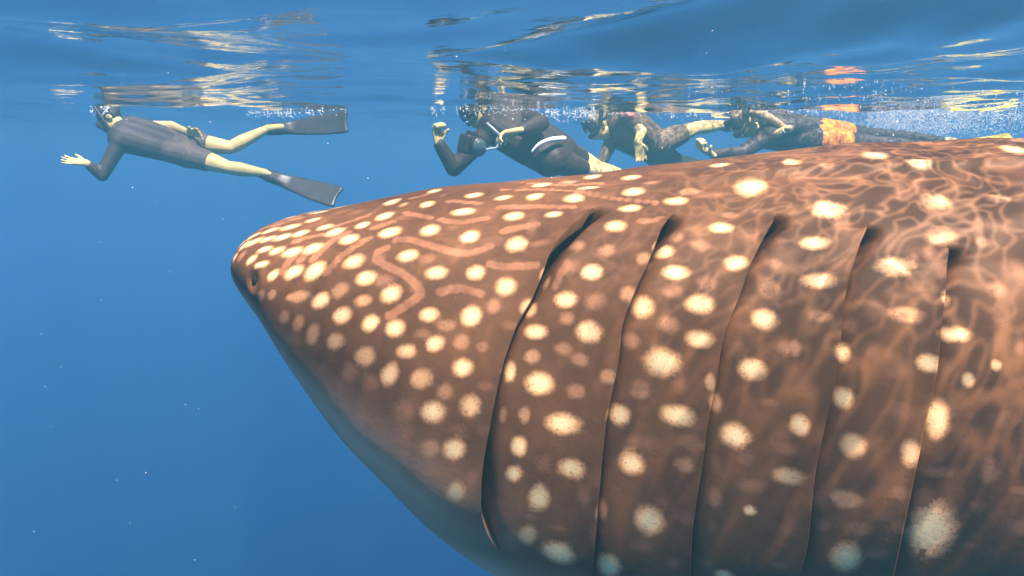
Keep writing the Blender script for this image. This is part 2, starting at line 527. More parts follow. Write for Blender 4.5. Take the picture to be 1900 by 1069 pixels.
rs = np.random.RandomState(21)
rec = []            # centre, long axis vec, cross axis vec (already divided by radius), strength
for (px, py, rx, ry, st) in SPOTS:
    i = on_flank(px, py)
    i0, i1 = max(i[0] - 1, 0), min(i[0] + 1, LS.shape[0] - 1)
    j0, j1 = max(i[1] - 1, 0), min(i[1] + 1, LS.shape[1] - 1)
    ds = LP[i1, i[1]] - LP[i0, i[1]]
    dt = LP[i[0], j1] - LP[i[0], j0]
    lds, ldt = np.linalg.norm(ds), np.linalg.norm(dt)
    gx = abs(LX[i1, i[1]] - LX[i0, i[1]]) / lds
    gy = abs(LY[i[0], j1] - LY[i[0], j0]) / ldt
    r1 = rx / max(gx, 150)
    r2 = ry / max(gy, 60)
    m_ = math.sqrt(r1 * r2)
    r1, r2 = r1 * rs.uniform(.93, 1.07), r2 * rs.uniform(.93, 1.07)
    r1, r2 = min(max(r1, m_ * .72), m_ * 1.4), min(max(r2, m_ * .72), m_ * 1.4)
    rec.append((LP[i], ds / lds / r1, dt / ldt / r2, st))
# small spots crowd towards the snout; the rest of the body carries rows of large ones
sp_pts = [r[0] for r in rec]


def free(p, dmin):
    d = np.asarray(sp_pts) - p
    return (np.einsum('ij,ij->i', d, d)).min() > dmin * dmin


def frame(s, th):
    s, th = np.array([s]), np.array([th])
    p = shark_at(s, th)[0][0]
    a = shark_at(s + .004, th)[0][0] - p
    b = shark_at(s, th + .01)[0][0] - p
    return p, a / np.linalg.norm(a), b / np.linalg.norm(b)


for k in range(2600):
    s_ = 0.012 + 0.30 * rs.rand() ** 1.5
    t_ = rs.rand() * 1.75
    p, a, b = frame(s_, t_)
    r = 0.0075 + 0.020 * min(1, s_ / .3)
    if free(p, r * 2.15) and (t_ < 1.3 or s_ < .1):
        sp_pts.append(p)
        rec.append((p, a / (r * 1.1), b / (r * .85), 0.95 if rs.rand() < .7 else .5))
for k in range(1500):                      # faint marks between the bold ones
    s_ = 0.25 + 1.9 * rs.rand()
    t_ = .25 + 1.75 * rs.rand()
    p, a, b = frame(s_, t_)
    r = .014 + .016 * rs.rand()
    if free(p, .052):
        sp_pts.append(p)
        k_ = rs.uniform(.6, 1.6)
        rec.append((p, a / (r * k_), b / (r / k_), rs.uniform(.10, .30)))
near = list(rec)
for k in range(5000):                      # body behind the gills, all the way to the tail
    s_ = 2.12 + 4.4 * rs.rand()
    t_ = rs.rand() * 2.1
    p, a, b = frame(s_, t_)
    r = 0.060 * max(.45, 1 - (s_ - 2) / 7)
    if free(p, r * 2.9):
        sp_pts.append(p)
        near.append((p, a / r, b / (r * .85), 1.0 if rs.rand() < .75 else .5))

Vf = SP.reshape(-1, 3)
mir = Vf - 2 * ((Vf - S_TIP) @ S_SIDE)[:, None] * S_SIDE
on_near = ((Vf - S_TIP) @ S_SIDE) >= 0
VQ = np.where(on_near[:, None], Vf, mir)      # both flanks wear the same coat
order = np.argsort(VQ[:, 0])
vx = VQ[order, 0]
spot = np.zeros(len(Vf))
spst = np.zeros(len(Vf))


def near_idx(c, r):
    a, b = np.searchsorted(vx, [c[0] - r, c[0] + r])
    return order[a:b]


for (c, a, b, st) in near:
    r = 1.6 / min(np.linalg.norm(a), np.linalg.norm(b))
    ii = near_idx(c, r)
    d = VQ[ii] - c
    q = np.sqrt((d @ a) ** 2 + (d @ b) ** 2 + 4 * (np.einsum('ij,ij->i', d, d) * np.dot(a, a)).clip(0) * 0)
    q = np.where(np.linalg.norm(d, axis=1) < r, q, 9)
    v = np.clip(1.6 - q, 0, 1.6) / 1.6
    v *= 0.62 + 0.38 * min(st, 1.0)
    up = v > spot[ii]
    spot[ii] = np.where(up, v, spot[ii])
    spst[ii] = np.where(up, st, spst[ii])
bars = np.zeros(len(Vf))
for ox, oy, k_, l in LINES:
    pts = []
    l = [(ox + a / k_, oy + b / k_) for a, b in l]
    for (a, b) in zip(l[:-1], l[1:]):
        for u in np.linspace(0, 1, 8):
            pts.append(LP[on_flank(a[0] + (b[0] - a[0]) * u, a[1] + (b[1] - a[1]) * u)])
    for c in pts:
        ii = near_idx(c, .03)
        v = np.clip(1.6 - np.linalg.norm(VQ[ii] - c, axis=1) / 0.0105, 0, 1.6) / 1.6
        bars[ii] = np.maximum(bars[ii], v)

F = grid_faces(len(cols_), NT, wrap=True)
belly = np.clip((np.abs(TH) - 2.0) / 0.5, 0, 1).ravel()
front = np.clip(1 - (SS - 0.45) / .6, 0, 1).ravel()
belly = np.maximum(belly, front * np.clip((ATH.ravel() - 1.62) / .42, 0, 1))
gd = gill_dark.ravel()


def fin(root_s0, root_s1, th, span, sweep, tipc, updir, thick=.05, sink=.06, n=14, m=10):
    """a swept fin, thick at the root, as a closed shell"""
    p0, p1 = [shark_at(np.array([q]), np.array([th]))[0][0] for q in (root_s0, root_s1)]
    updir = np.array(updir, float)
    updir /= np.linalg.norm(updir)
    ch = (p1 - p0)
    L = np.linalg.norm(ch)
    cu = ch / L
    nrm = np.cross(cu, updir)
    nrm /= np.linalg.norm(nrm)
    V = []
    for i in range(n):
        t = i / (n - 1)
        lead = p0 - updir * sink + updir * (span + sink) * t + cu * (sweep * t ** 1.15)
        c = L * (1 - t) ** .75 * (1 - tipc) + L * tipc * (1 - t ** 6)
        c = max(c, .004)
        for k in range(2 * m):
            an = k / (2 * m) * 2 * math.pi
            u = 0.5 - 0.5 * math.cos(an)
            y = math.sin(an) * thick * (1 - t * .85) * (1 - u * .6)
            V.append(lead + cu * (c * u) + nrm * y)
    Fq = grid_faces(n, 2 * m, wrap=True)
    return np.array(V), Fq


parts = [(SP.reshape(-1, 3), F)]
tailp = S_TIP + S_AX * 6.35
parts.append(fin(3.7, 4.35, 0.0, .26, .38, .25, (0, 0, 1)))
parts.append(fin(5.3, 5.55, 0.0, .14, .16, .25, (0, 0, 1), .025))
parts.append(fin(2.35, 2.95, 2.25, .95, .55, .2, S_SIDE * .9 + S_AX * .25 + np.array([0, 0, -.42]), .06))
parts.append(fin(2.35, 2.95, -2.25, .95, .55, .2, -S_SIDE * .9 + S_AX * .25 + np.array([0, 0, -.42]), .06))
parts.append(fin(6.25, 6.68, 0.0, .42, .62, .3, (0, 0, 1), .045))
parts.append(fin(6.3, 6.68, math.pi, .45, .35, .25, (0, 0, -1), .04))
VV, FF, off = [], [], 0
for v, fq in parts:
    VV.append(v)
    FF.append(fq + off)
    off += len(v)
VV = np.concatenate(VV)
FF = np.concatenate(FF)
extra = off - len(Vf)
pad = lambda a: np.concatenate([a, np.zeros(extra)]).astype(np.float32)

shark = bpy.data.objects.new('whale_shark', None)
col.objects.link(shark)
shark.location = (S_TIP + S_AX * 2.0 + np.array([0, 0, -1.5])).tolist()
tag(shark, 'huge brown whale shark covered in cream spots, gliding just under the surface', 'whale shark')
me = np_mesh('body', VV, FF)
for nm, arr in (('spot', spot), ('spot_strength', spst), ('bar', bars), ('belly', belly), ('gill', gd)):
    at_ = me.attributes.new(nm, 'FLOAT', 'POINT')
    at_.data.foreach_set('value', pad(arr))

m = Mat('shark_skin')
pos = m.pos()
n_big = m.noise(3.0, 4, .6, pos)
n_mid = m.noise(22.0, 5, .65, pos)
n_fine = m.noise(95.0, 4, .75, pos)
n_pep = m.noise(170.0, 3, .6, pos)
base = m.mix(n_mid, rgb(.054, .022, .011), rgb(.150, .058, .023))
base = m.mix(m.smooth(n_big, .3, .7, 0, .45), base, rgb(.200, .078, .029))
base = m.mix(m.math('MULTIPLY', m.smooth(m.attr('belly'), 0, 1), .9), base, rgb(.80, .42, .28))
# edges of the markings are broken up by the grain of the skin
edge = m.math('ADD', m.math('MULTIPLY', m.math('SUBTRACT', n_mid, .5), .35), m.math('MULTIPLY', m.math('SUBTRACT', n_fine, .5), m.smooth(m.noise(9.0, 2, .5, pos), .35, .65, .10, .38)))
bar = m.smooth(m.math('ADD', m.attr('bar'), edge), .22, .62)
base = m.mix(m.math('MULTIPLY', bar, m.smooth(n_mid, .3, .7, .42, .78)), base, rgb(.38, .15, .078))
sp = m.smooth(m.math('ADD', m.attr('spot'), edge), .16, .60)
core = m.smooth(m.math('ADD', m.attr('spot'), edge), .36, .85)
st = m.attr('spot_strength')
scol = m.mix(m.smooth(st, .35, 1.0), rgb(.30, .125, .066), rgb(.66, .33, .150))
scol = m.mix(m.math('MULTIPLY', core, m.smooth(st, .6, 1.0)), scol, rgb(.86, .58, .30))
pep = m.smooth(n_pep, .33, .43, .35, 1.0)
pep = m.math('MAXIMUM', pep, m.math('MULTIPLY', core, .85))
amt = m.math('MULTIPLY', sp, m.smooth(st, .0, .55, .15, 1.0))
amt = m.math('MULTIPLY', amt, pep)
amt = m.math('MULTIPLY', amt, m.math('SUBTRACT', 1.0, m.math('MULTIPLY', m.attr('belly'), .75)))
base = m.mix(amt, base, scol)
base = m.mix(m.math('MULTIPLY', m.smooth(n_pep, .66, .72), .35), base, rgb(.05, .03, .025))
base = m.mix(m.attr('gill'), base, rgb(.028, .012, .010))  # slit shade and dark lining, both put into the base colour
m.set(m.bsdf, 'Base Color', base)
m.set(m.bsdf, 'Roughness', .62)
m.set(m.bsdf, 'Specular IOR Level', .18)
hgt = m.math('ADD', m.math('MULTIPLY', n_fine, .5), m.math('MULTIPLY', n_mid, 1.0))
m.bump(hgt, .22, .006)
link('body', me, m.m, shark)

# eye: a dark ball in its socket, with a thin pale ring, on both flanks
def eye(sgn):
    c = eye_p if sgn > 0 else eye_p - 2 * ((eye_p - S_TIP) @ S_SIDE) * S_SIDE
    nn = eye_n if sgn > 0 else eye_n - 2 * (eye_n @ S_SIDE) * S_SIDE
    for nm, rad, off_, mat in (('eye', .014, -.012, simple('shark_eye', (.016, .010, .010), .6, .1, bump=0, spec=.08)),):
        bm = bmesh.new()
        bmesh.ops.create_uvsphere(bm, u_segments=24, v_segments=16, radius=rad)
        for v in bm.verts:
            v.co = Vector((v.co.x * .75, v.co.y * .9, v.co.z * 1.25)) + Vector(c + nn * off_)
        me = bpy.data.meshes.new(nm)
        bm.to_mesh(me)
        bm.free()
        link(nm, me, mat, shark)


eye(1)
eye(-1)

# ------------------------------------------------------------------ the snorkellers
def unit(v):
    v = np.asarray(v, float)
    return v / (np.linalg.norm(v) + 1e-12)


def capsule(a, ra, b, rb, flat=None, seg=14):
    """tapered capsule; flat = (direction, factor) squashes its section"""
    a, b = np.asarray(a, float), np.asarray(b, float)
    d = b - a
    L = np.linalg.norm(d)
    d = d / L if L > 1e-6 else np.array([0, 0, 1.])
    u = unit(np.cross(d, [0.31, 0.17, 0.93] if abs(d[2]) < .9 else [1, 0, 0]))
    v = np.cross(d, u)
    rings = []
    for t in np.linspace(-90, 0, 5)[0:]:
        rings.append((a + d * ra * math.sin(R(t)), ra * math.cos(R(t))))
    for t in np.linspace(0, 90, 5):
        rings.append((b + d * rb * math.sin(R(t)), rb * math.cos(R(t))))
    an = np.arange(seg) / seg * 2 * math.pi
    V = []
    for c, r in rings:
        r = max(r, 1e-4)
        V.append(c + r * (np.cos(an)[:, None] * u + np.sin(an)[:, None] * v))
    V = np.concatenate(V)
    n = len(rings)
    Fq = grid_faces(n, seg, wrap=True)
    if flat is not None:
        fd, k = unit(flat[0]), flat[1]
        mid = (a + b) / 2
        V = V + ((V - mid) @ fd)[:, None] * fd * (k - 1)
    # close the ends
    cap0 = [[0 * seg + 0, i + 1, i, i] for i in range(1, seg - 1)]
    return V, Fq


def blob(c, rad, axes=None, seg=18):
    """ellipsoid with radii rad along the three rows of axes"""
    an = np.arange(seg) / seg * 2 * math.pi
    V = []
    for t in np.linspace(-89, 89, 11):
        V.append(np.stack([math.cos(R(t)) * np.cos(an), math.cos(R(t)) * np.sin(an), np.full(seg, math.sin(R(t)))], -1))
    V = np.concatenate(V) * np.asarray(rad)
    A = np.eye(3) if axes is None else np.asarray(axes)
    return V @ A + np.asarray(c), grid_faces(11, seg, wrap=True)


def fuse(name, pieces, voxel, mat, parent, iters=3, fac=.5):
    """melt pieces into one continuous surface"""
    VV, FF, off = [], [], 0
    for v, fq in pieces:
        n = len(v)
        VV.append(v)
        FF.append(fq + off)
        off += n
    me = np_mesh(name, np.concatenate(VV), np.concatenate(FF))
    bm = bmesh.new()
    bm.from_mesh(me)
    bmesh.ops.holes_fill(bm, edges=[e for e in bm.edges if e.is_boundary], sides=0)
    bmesh.ops.recalc_face_normals(bm, faces=bm.faces)
    bm.to_mesh(me)
    bm.free()
    o = bpy.data.objects.new(name, me)
    col.objects.link(o)
    md = o.modifiers.new('r', 'REMESH')
    md.mode = 'VOXEL'
    md.voxel_size = voxel
    ms = o.modifiers.new('s', 'SMOOTH')
    ms.factor = fac
    ms.iterations = iters
    dg = bpy.context.evaluated_depsgraph_get()
    me2 = bpy.data.meshes.new_from_object(o.evaluated_get(dg))
    bpy.data.objects.remove(o)
    bpy.data.meshes.remove(me)
    me2.name = name
    return link(name, me2, mat, parent)


def chain(pts, flat=None):
    return [capsule(a, ra, b, rb, flat) for (a, ra), (b, rb) in zip(pts[:-1], pts[1:])]


def hand(wr, d, nrm, curl=0.25, spread=0.12, thumb_side=1, k=1.0):
    """palm, four unequal bent fingers and a thumb that leaves the side of the palm"""
    d = unit(d)
    nrm = unit(nrm - np.dot(nrm, d) * d)
    x = np.cross(nrm, d) * thumb_side
    out = []
    pl = .088 * k
    for u in (-.028, -.010, .010, .028):
        out.append(capsule(wr + x * u * .6 * k, .017 * k, wr + d * pl + x * u * k, .0135 * k))
    ln = (.066, .076, .082, .074)
    for i, u in enumerate((-.033, -.011, .011, .033)):
        base = wr + d * pl + x * u * k
        a = spread * (i - 1.5)
        dd = unit(d * math.cos(a) + x * math.sin(a))
        pts = [(base, .0115 * k)]
        p = base
        ang = curl * .6
        for sfrac in (.45, .32, .26):
            v = dd * math.cos(ang) + nrm * math.sin(ang)
            p = p + v * ln[i] * sfrac * k
            pts.append((p, (.0105 - .002 * len(pts) * .5) * k))
            ang += curl * 1.25
        out += chain(pts)
    tb = wr + d * .025 * k + x * .026 * k
    t1 = tb + unit(d * .7 + x * .7 + nrm * .25) * .045 * k
    t2 = t1 + unit(d * .9 + x * .25 + nrm * (.2 + curl)) * .034 * k
    out += chain([(tb, .015 * k), (t1, .012 * k), (t2, .009 * k)])
    return out


def head_pieces(c, up, fwd, k=1.0):
    """skull, face, nose, jaw and ears round the head centre c"""
    up = unit(up)
    fwd = unit(fwd - np.dot(fwd, up) * up)
    sd = np.cross(up, fwd)
    A = [sd, fwd, up]
    out = [blob(c + up * .025 * k - fwd * .012 * k, np.array([.076, .096, .090]) * k, A),
           blob(c + fwd * .022 * k - up * .035 * k, np.array([.062, .070, .085]) * k, A),
           blob(c + fwd * .055 * k - up * .095 * k, np.array([.034, .034, .026]) * k, A),
           capsule(c + fwd * .088 * k + up * .012 * k, .010 * k, c + fwd * .112 * k - up * .030 * k, .015 * k),
           blob(c + fwd * .085 * k - up * .066 * k, np.array([.026, .016, .012]) * k, A)]
    for s in (-1, 1):
        out.append(blob(c + sd * s * .078 * k - up * .010 * k - fwd * .01 * k, np.array([.010, .022, .032]) * k, A))
    return out


def hair_pieces(c, up, fwd, k=1.0, tail=None, wild=10, seed=0):
    up = unit(up)
    fwd = unit(fwd - np.dot(fwd, up) * up)
    sd = np.cross(up, fwd)
    r = np.random.RandomState(seed)
    out = [blob(c + up * .036 * k - fwd * .026 * k, np.array([.086, .098, .094]) * k, [sd, fwd, up])]
    for i in range(wild):
        a = r.rand() * 6.28
        e = r.rand() * 1.2
        v = unit(sd * math.cos(a) * math.cos(e) + up * math.sin(e) - fwd * (.3 + abs(math.sin(a))) * math.cos(e))
        p = c + up * .03 * k + v * .080 * k
        q = p + unit(v + r.normal(0, .5, 3) - fwd * .3) * (.03 + .06 * r.rand())
        out.append(capsule(p, .014, q, .006))
    if tail is not None:
        out += chain(tail)
    return out


def box_mesh(name, c, axes, half, bev, mat, parent):
    bm = bmesh.new()
    bmesh.ops.create_cube(bm, size=2.0)
    for v in bm.verts:
        v.co = Vector((v.co.x * half[0], v.co.y * half[1], v.co.z * half[2]))
    if bev:
        bmesh.ops.bevel(bm, geom=list(bm.edges), offset=bev, segments=3, affect='EDGES', profile=.6)
    A = np.asarray(axes)
    for v in bm.verts:
        v.co = Vector(np.array(v.co) @ A + c)
    me = bpy.data.meshes.new(name)
    bm.to_mesh(me)
    bm.free()
    return link(name, me, mat, parent)


def tube_mesh(name, pts, r, mat, parent, seg=12):
    pts = [np.asarray(p, float) for p in pts]
    V = []
    for i, p in enumerate(pts):
        d = unit(pts[min(i + 1, len(pts) - 1)] - pts[max(i - 1, 0)])
        u = unit(np.cross(d, [.2, .9, .3]))
        v = np.cross(d, u)
        an = np.arange(seg) / seg * 2 * math.pi
        rr = r[i] if hasattr(r, '__len__') else r
        V.append(p + rr * (np.cos(an)[:, None] * u + np.sin(an)[:, None] * v))
    V = np.concatenate(V)
    me = np_mesh(name, V, grid_faces(len(pts), seg, wrap=True))
    bm = bmesh.new()
    bm.from_mesh(me)
    bmesh.ops.holes_fill(bm, edges=[e for e in bm.edges if e.is_boundary], sides=0)
    bmesh.ops.recalc_face_normals(bm, faces=bm.faces)
    bm.to_mesh(me)
    bm.free()
    return link(name, me, mat, parent)


def curve_pts(ctrl, n=8):
    c = [np.asarray(p, float) for p in ctrl]
    c = [2 * c[0] - c[1]] + c + [2 * c[-1] - c[-2]]
    out = []
    for i in range(1, len(c) - 2):
        for t in np.linspace(0, 1, n, endpoint=False):
            out.append(.5 * ((2 * c[i]) + (-c[i - 1] + c[i + 1]) * t + (2 * c[i - 1] - 5 * c[i] + 4 * c[i + 1] - c[i + 2]) * t * t
                             + (-c[i - 1] + 3 * c[i] - 3 * c[i + 1] + c[i + 2]) * t ** 3))
    out.append(c[-2])
    return out


def mask_set(parent, c, up, fwd, k, mat_frame, mat_glass, mat_strap, snorkel=True):
    up = unit(up)
    fwd = unit(fwd - np.dot(fwd, up) * up)
    sd = np.cross(up, fwd)
    fr = box_mesh('diving_mask', c + fwd * .082 * k + up * .006 * k, [sd, fwd, up], np.array([.078, .030, .048]) * k, .016 * k, mat_frame, parent)
    for s in (-1, 1):
        box_mesh('lens', c + fwd * .114 * k + sd * s * .036 * k + up * .012 * k, [sd, fwd, up], np.array([.031, .004, .032]) * k, .003 * k, mat_glass, fr)
    pts = []
    for a in np.linspace(-R(200), R(20), 22):
        pts.append(c + up * .03 * k + sd * math.cos(a) * .094 * k + fwd * (math.sin(a) * .112 * k - .012 * k))
    tube_mesh('strap', pts, .009 * k, mat_strap, fr, 8)
    if snorkel:
        s = 1
        tube_mesh('snorkel', curve_pts([c + fwd * .115 * k - up * .075 * k, c + fwd * .12 * k - up * .09 * k + sd * s * .05 * k,
                                        c + fwd * .06 * k - up * .04 * k + sd * s * .105 * k, c + sd * s * .115 * k + up * .07 * k,
                                        c - fwd * .06 * k + sd * s * .11 * k + up * .22 * k], 7), .0115 * k, mat_frame, parent, 10)


def swim_fin(parent, ankle, toe_dir, wide_dir, length, width, mat, heel=.05):
    """foot pocket and a long ribbed blade that widens to a notched tip"""
    d = unit(toe_dir)
    wd = unit(wide_dir - np.dot(wide_dir, d) * d)
    nn = np.cross(d, wd)
    n, mm = 26, 15
    V, tops, bots = [], [], []
    t = np.linspace(0, 1, n)
    half = np.interp(t, [0, .12, .30, .42, .7, .93, 1.0], [.040, .052, .056, .70 * width / 2, .92 * width / 2, width / 2, .93 * width / 2])
    th = np.interp(t, [0, .1, .28, .36, .6, 1.0], [.034, .042, .034, .014, .008, .005])
    for s in (1, -1):
        for i in range(n):
            for u in np.linspace(-1, 1, mm):
                notch = .014 * (math.cos(u * math.pi * 1.0) * .5 + .5) * (t[i] ** 8)
                sag = .05 * t[i] ** 2 - .02
                rib = .006 * math.exp(-((abs(u) - .93) / .07) ** 2) * (t[i] > .3)
                y = s * (th[i] * math.sqrt(max(0, 1 - abs(u) ** 4)) + rib + .0012)
                V.append(ankle + d * (-heel + t[i] * length - notch) + wd * u * half[i] + nn * (y + sag))
    k = n * mm
    f1 = grid_faces(n, mm)
    F2 = np.concatenate([f1, f1[:, ::-1] + k])
    edge = []
    for i in range(n - 1):
        for j in (0, mm - 1):
            a, b = i * mm + j, (i + 1) * mm + j
            edge.append([a, b, b + k, a + k])
    for j in range(mm - 1):
        for i in (0, n - 1):
            a, b = i * mm + j, i * mm + j + 1
            edge.append([a, b, b + k, a + k])
    me = np_mesh('fin', np.array(V), np.concatenate([F2, np.array(edge)]))
    bm = bmesh.new()
    bm.from_mesh(me)
    bmesh.ops.recalc_face_normals(bm, faces=bm.faces)
    bm.to_mesh(me)
    bm.free()
    return link('fin', me, mat, parent)


SKIN = simple('skin', (.64, .47, .17), .5, .12, 30, .1)
SKIN2 = simple('skin_fair', (.68, .49, .20), .5, .12, 30, .1)
BLACK = simple('black_neoprene', (.036, .019, .013), .65, .5, 14, .5)
CHAR = simple('charcoal_lycra', (.042, .024, .020), .6, .35, 14, .5)
GREYC = simple('grey_lycra', (.10, .066, .052), .65, .3, 14, .5)
TAUPE = simple('taupe_lycra', (.16, .10, .055), .65, .3, 14, .5)
ORANGE = simple('orange_fabric', (1.0, .25, .004), .6, .15, 14, .5)
PINK = simple('coral_fabric', (.55, .12, .09), .6, .2, 14, .5)
WHITE = simple('white_stripe', (.82, .80, .76), .6, .05, 30, .1)
DARKH = simple('dark_hair', (.030, .020, .014), .5, .5, 90, .6)
BLOND = simple('blond_hair', (.50, .33, .15), .5, .4, 90, .6)
BROWNH = simple('light_brown_hair', (.46, .33, .17), .5, .4, 90, .6)
RUBBER = simple('black_rubber', (.030, .021, .020), .4, .3, 20, .1)
YELLOW = simple('yellow_rubber', (.85, .62, .03), .4, .1, 20, .1)
STRAPM = simple('pale_strap', (.45, .50, .62), .35, .3, 60, .1)
GLASS = simple('mask_glass', (.05, .07, .08), .06, .1, 10, 0, spec=.8)


def new_person(label, loc, group=None):
    o = bpy.data.objects.new('person', None)
    col.objects.link(o)
    o.location = np.asarray(loc).tolist()
    tag(o, label, 'person', group or 'snorkellers at the surface')
    return o


def ext(rows):
    """same limbs, a little fatter: what a tight garment looks like"""
    return rows


# ---- 1: the swimmer on the left, face down, long black fins
def swimmer_left():
    Y = 5.9
    q = lambda x, y, dy=0: P(x, y, Y + dy)
    root = new_person('snorkeller in dark shirt and long black fins with one hand stretched ahead', q(330, 300))
    hd = q(206, 222)
    up, fwd = unit(q(196, 205) - q(215, 250)), unit(q(180, 236, -.05) - hd)
    up = unit(np.array([-.75, 0, .45]))
    fwd = unit(np.array([-.45, -.25, -.75]))
    sA, sB = q(250, 236, .13), q(224, 262, -.13)
    hA, hB = q(345, 264, .10), q(350, 288, -.06)
    eA, wA = q(318, 234, .12), q(349, 246, .0)
    eB, wB = q(189, 325, -.22), q(159, 302, -.30)
    kA, aA = q(428, 274, .12), q(497, 239, .22)
    kB, aB = q(424, 311, -.12), q(490, 321, -.15)
    body = head_pieces(hd, up, fwd, .95)
    neck = capsule(hd - up * .06, .055, (sA + sB) / 2, .065)
    tor = [capsule(sA, .070, sB, .070), capsule(sA * .8 + sB * .2, .105, hA * .55 + sA * .45, .080), capsule(sB * .8 + sA * .2, .105, hB * .55 + sB * .45, .080),
           capsule(hA * .5 + sA * .5, .078, hA, .095), capsule(hB * .5 + sB * .5, .078, hB, .095), capsule((sA + sB) / 2, .11, (hA + hB) / 2, .085),
           capsule(hA, .10, hB, .10)]
    armA = chain([(sA, .055), (eA, .042), (wA, .028)])
    armB = chain([(sB, .058), (eB, .043), (wB, .028)])
    fA, fB = (eA - sA), 0
    legA = chain([(hA, .092), (hA * .45 + kA * .55, .078), (kA, .054), (kA * .68 + aA * .32, .058), (aA, .034)])
    legB = chain([(hB, .092), (hB * .45 + kB * .55, .078), (kB, .054), (kB * .68 + aB * .32, .058), (aB, .034)])
    feet = [capsule(aA, .036, aA + unit(q(560, 232, .22) - aA) * .12, .030), capsule(aB, .036, aB + unit(q(560, 346, -.15) - aB) * .12, .030)]
    hands = hand(wA, q(372, 246, -.05) - wA, np.array([0, -.8, -.5]), .25, .16, 1) + hand(wB, q(110, 297, -.34) - wB, np.array([.1, -.5, .85]), .12, .16, -1)
    fuse('body', body + [neck] + tor + armA + armB + legA + legB + feet + hands, .0065, SKIN, root)
    grow = lambda rows, e=.007: [(v + 0, f) for v, f in rows]
    shirt = [capsule(sA, .078, sB, .078), capsule(sA * .8 + sB * .2, .120, hA * .66 + sA * .34, .092), capsule(sB * .8 + sA * .2, .120, hB * .66 + sB * .34, .092),
             capsule((sA + sB) / 2, .125, (hA + hB) / 2 * .85 + (sA + sB) / 2 * .15, .094),
             capsule(sA, .063, sA * .55 + eA * .45, .056), blob(hA * .9 + hB * .1, (.05, .05, .05))] + chain([(sB, .066), (eB, .051), (eB * .25 + wB * .75, .037)])
    fuse('rash_guard', shirt, .009, CHAR, root)
    sh = [capsule(hA * .66 + sA * .34, .092, hA, .106), capsule(hB * .66 + sB * .34, .092, hB, .106), capsule(hA, .112, hB, .112), blob(hA + np.array([.06, .02, .03]), (.105, .10, .095)),
          capsule(hA, .106, hA * .60 + kA * .40, .090), capsule(hB, .102, hB * .55 + kB * .45, .088), capsule((hA + hB) / 2, .112, (hA + hB) / 2 * .8 + (sA + sB) / 2 * .2, .098)]
    fuse('swim_shorts', sh, .009, GREYC, root)
    fuse('hair', hair_pieces(hd, up, fwd, .98, None, 14, 3), .008, DARKH, root, 2)
    mask_set(root, hd, up, fwd, .95, RUBBER, GLASS, STRAPM)
    swim_fin(root, aA, q(650, 228, .25) - aA, np.array([.12, .35, .93]), .74, .20, RUBBER)
    swim_fin(root, aB, q(618, 366, -.25) - aB, np.array([.35, .55, .75]), .72, .20, RUBBER)


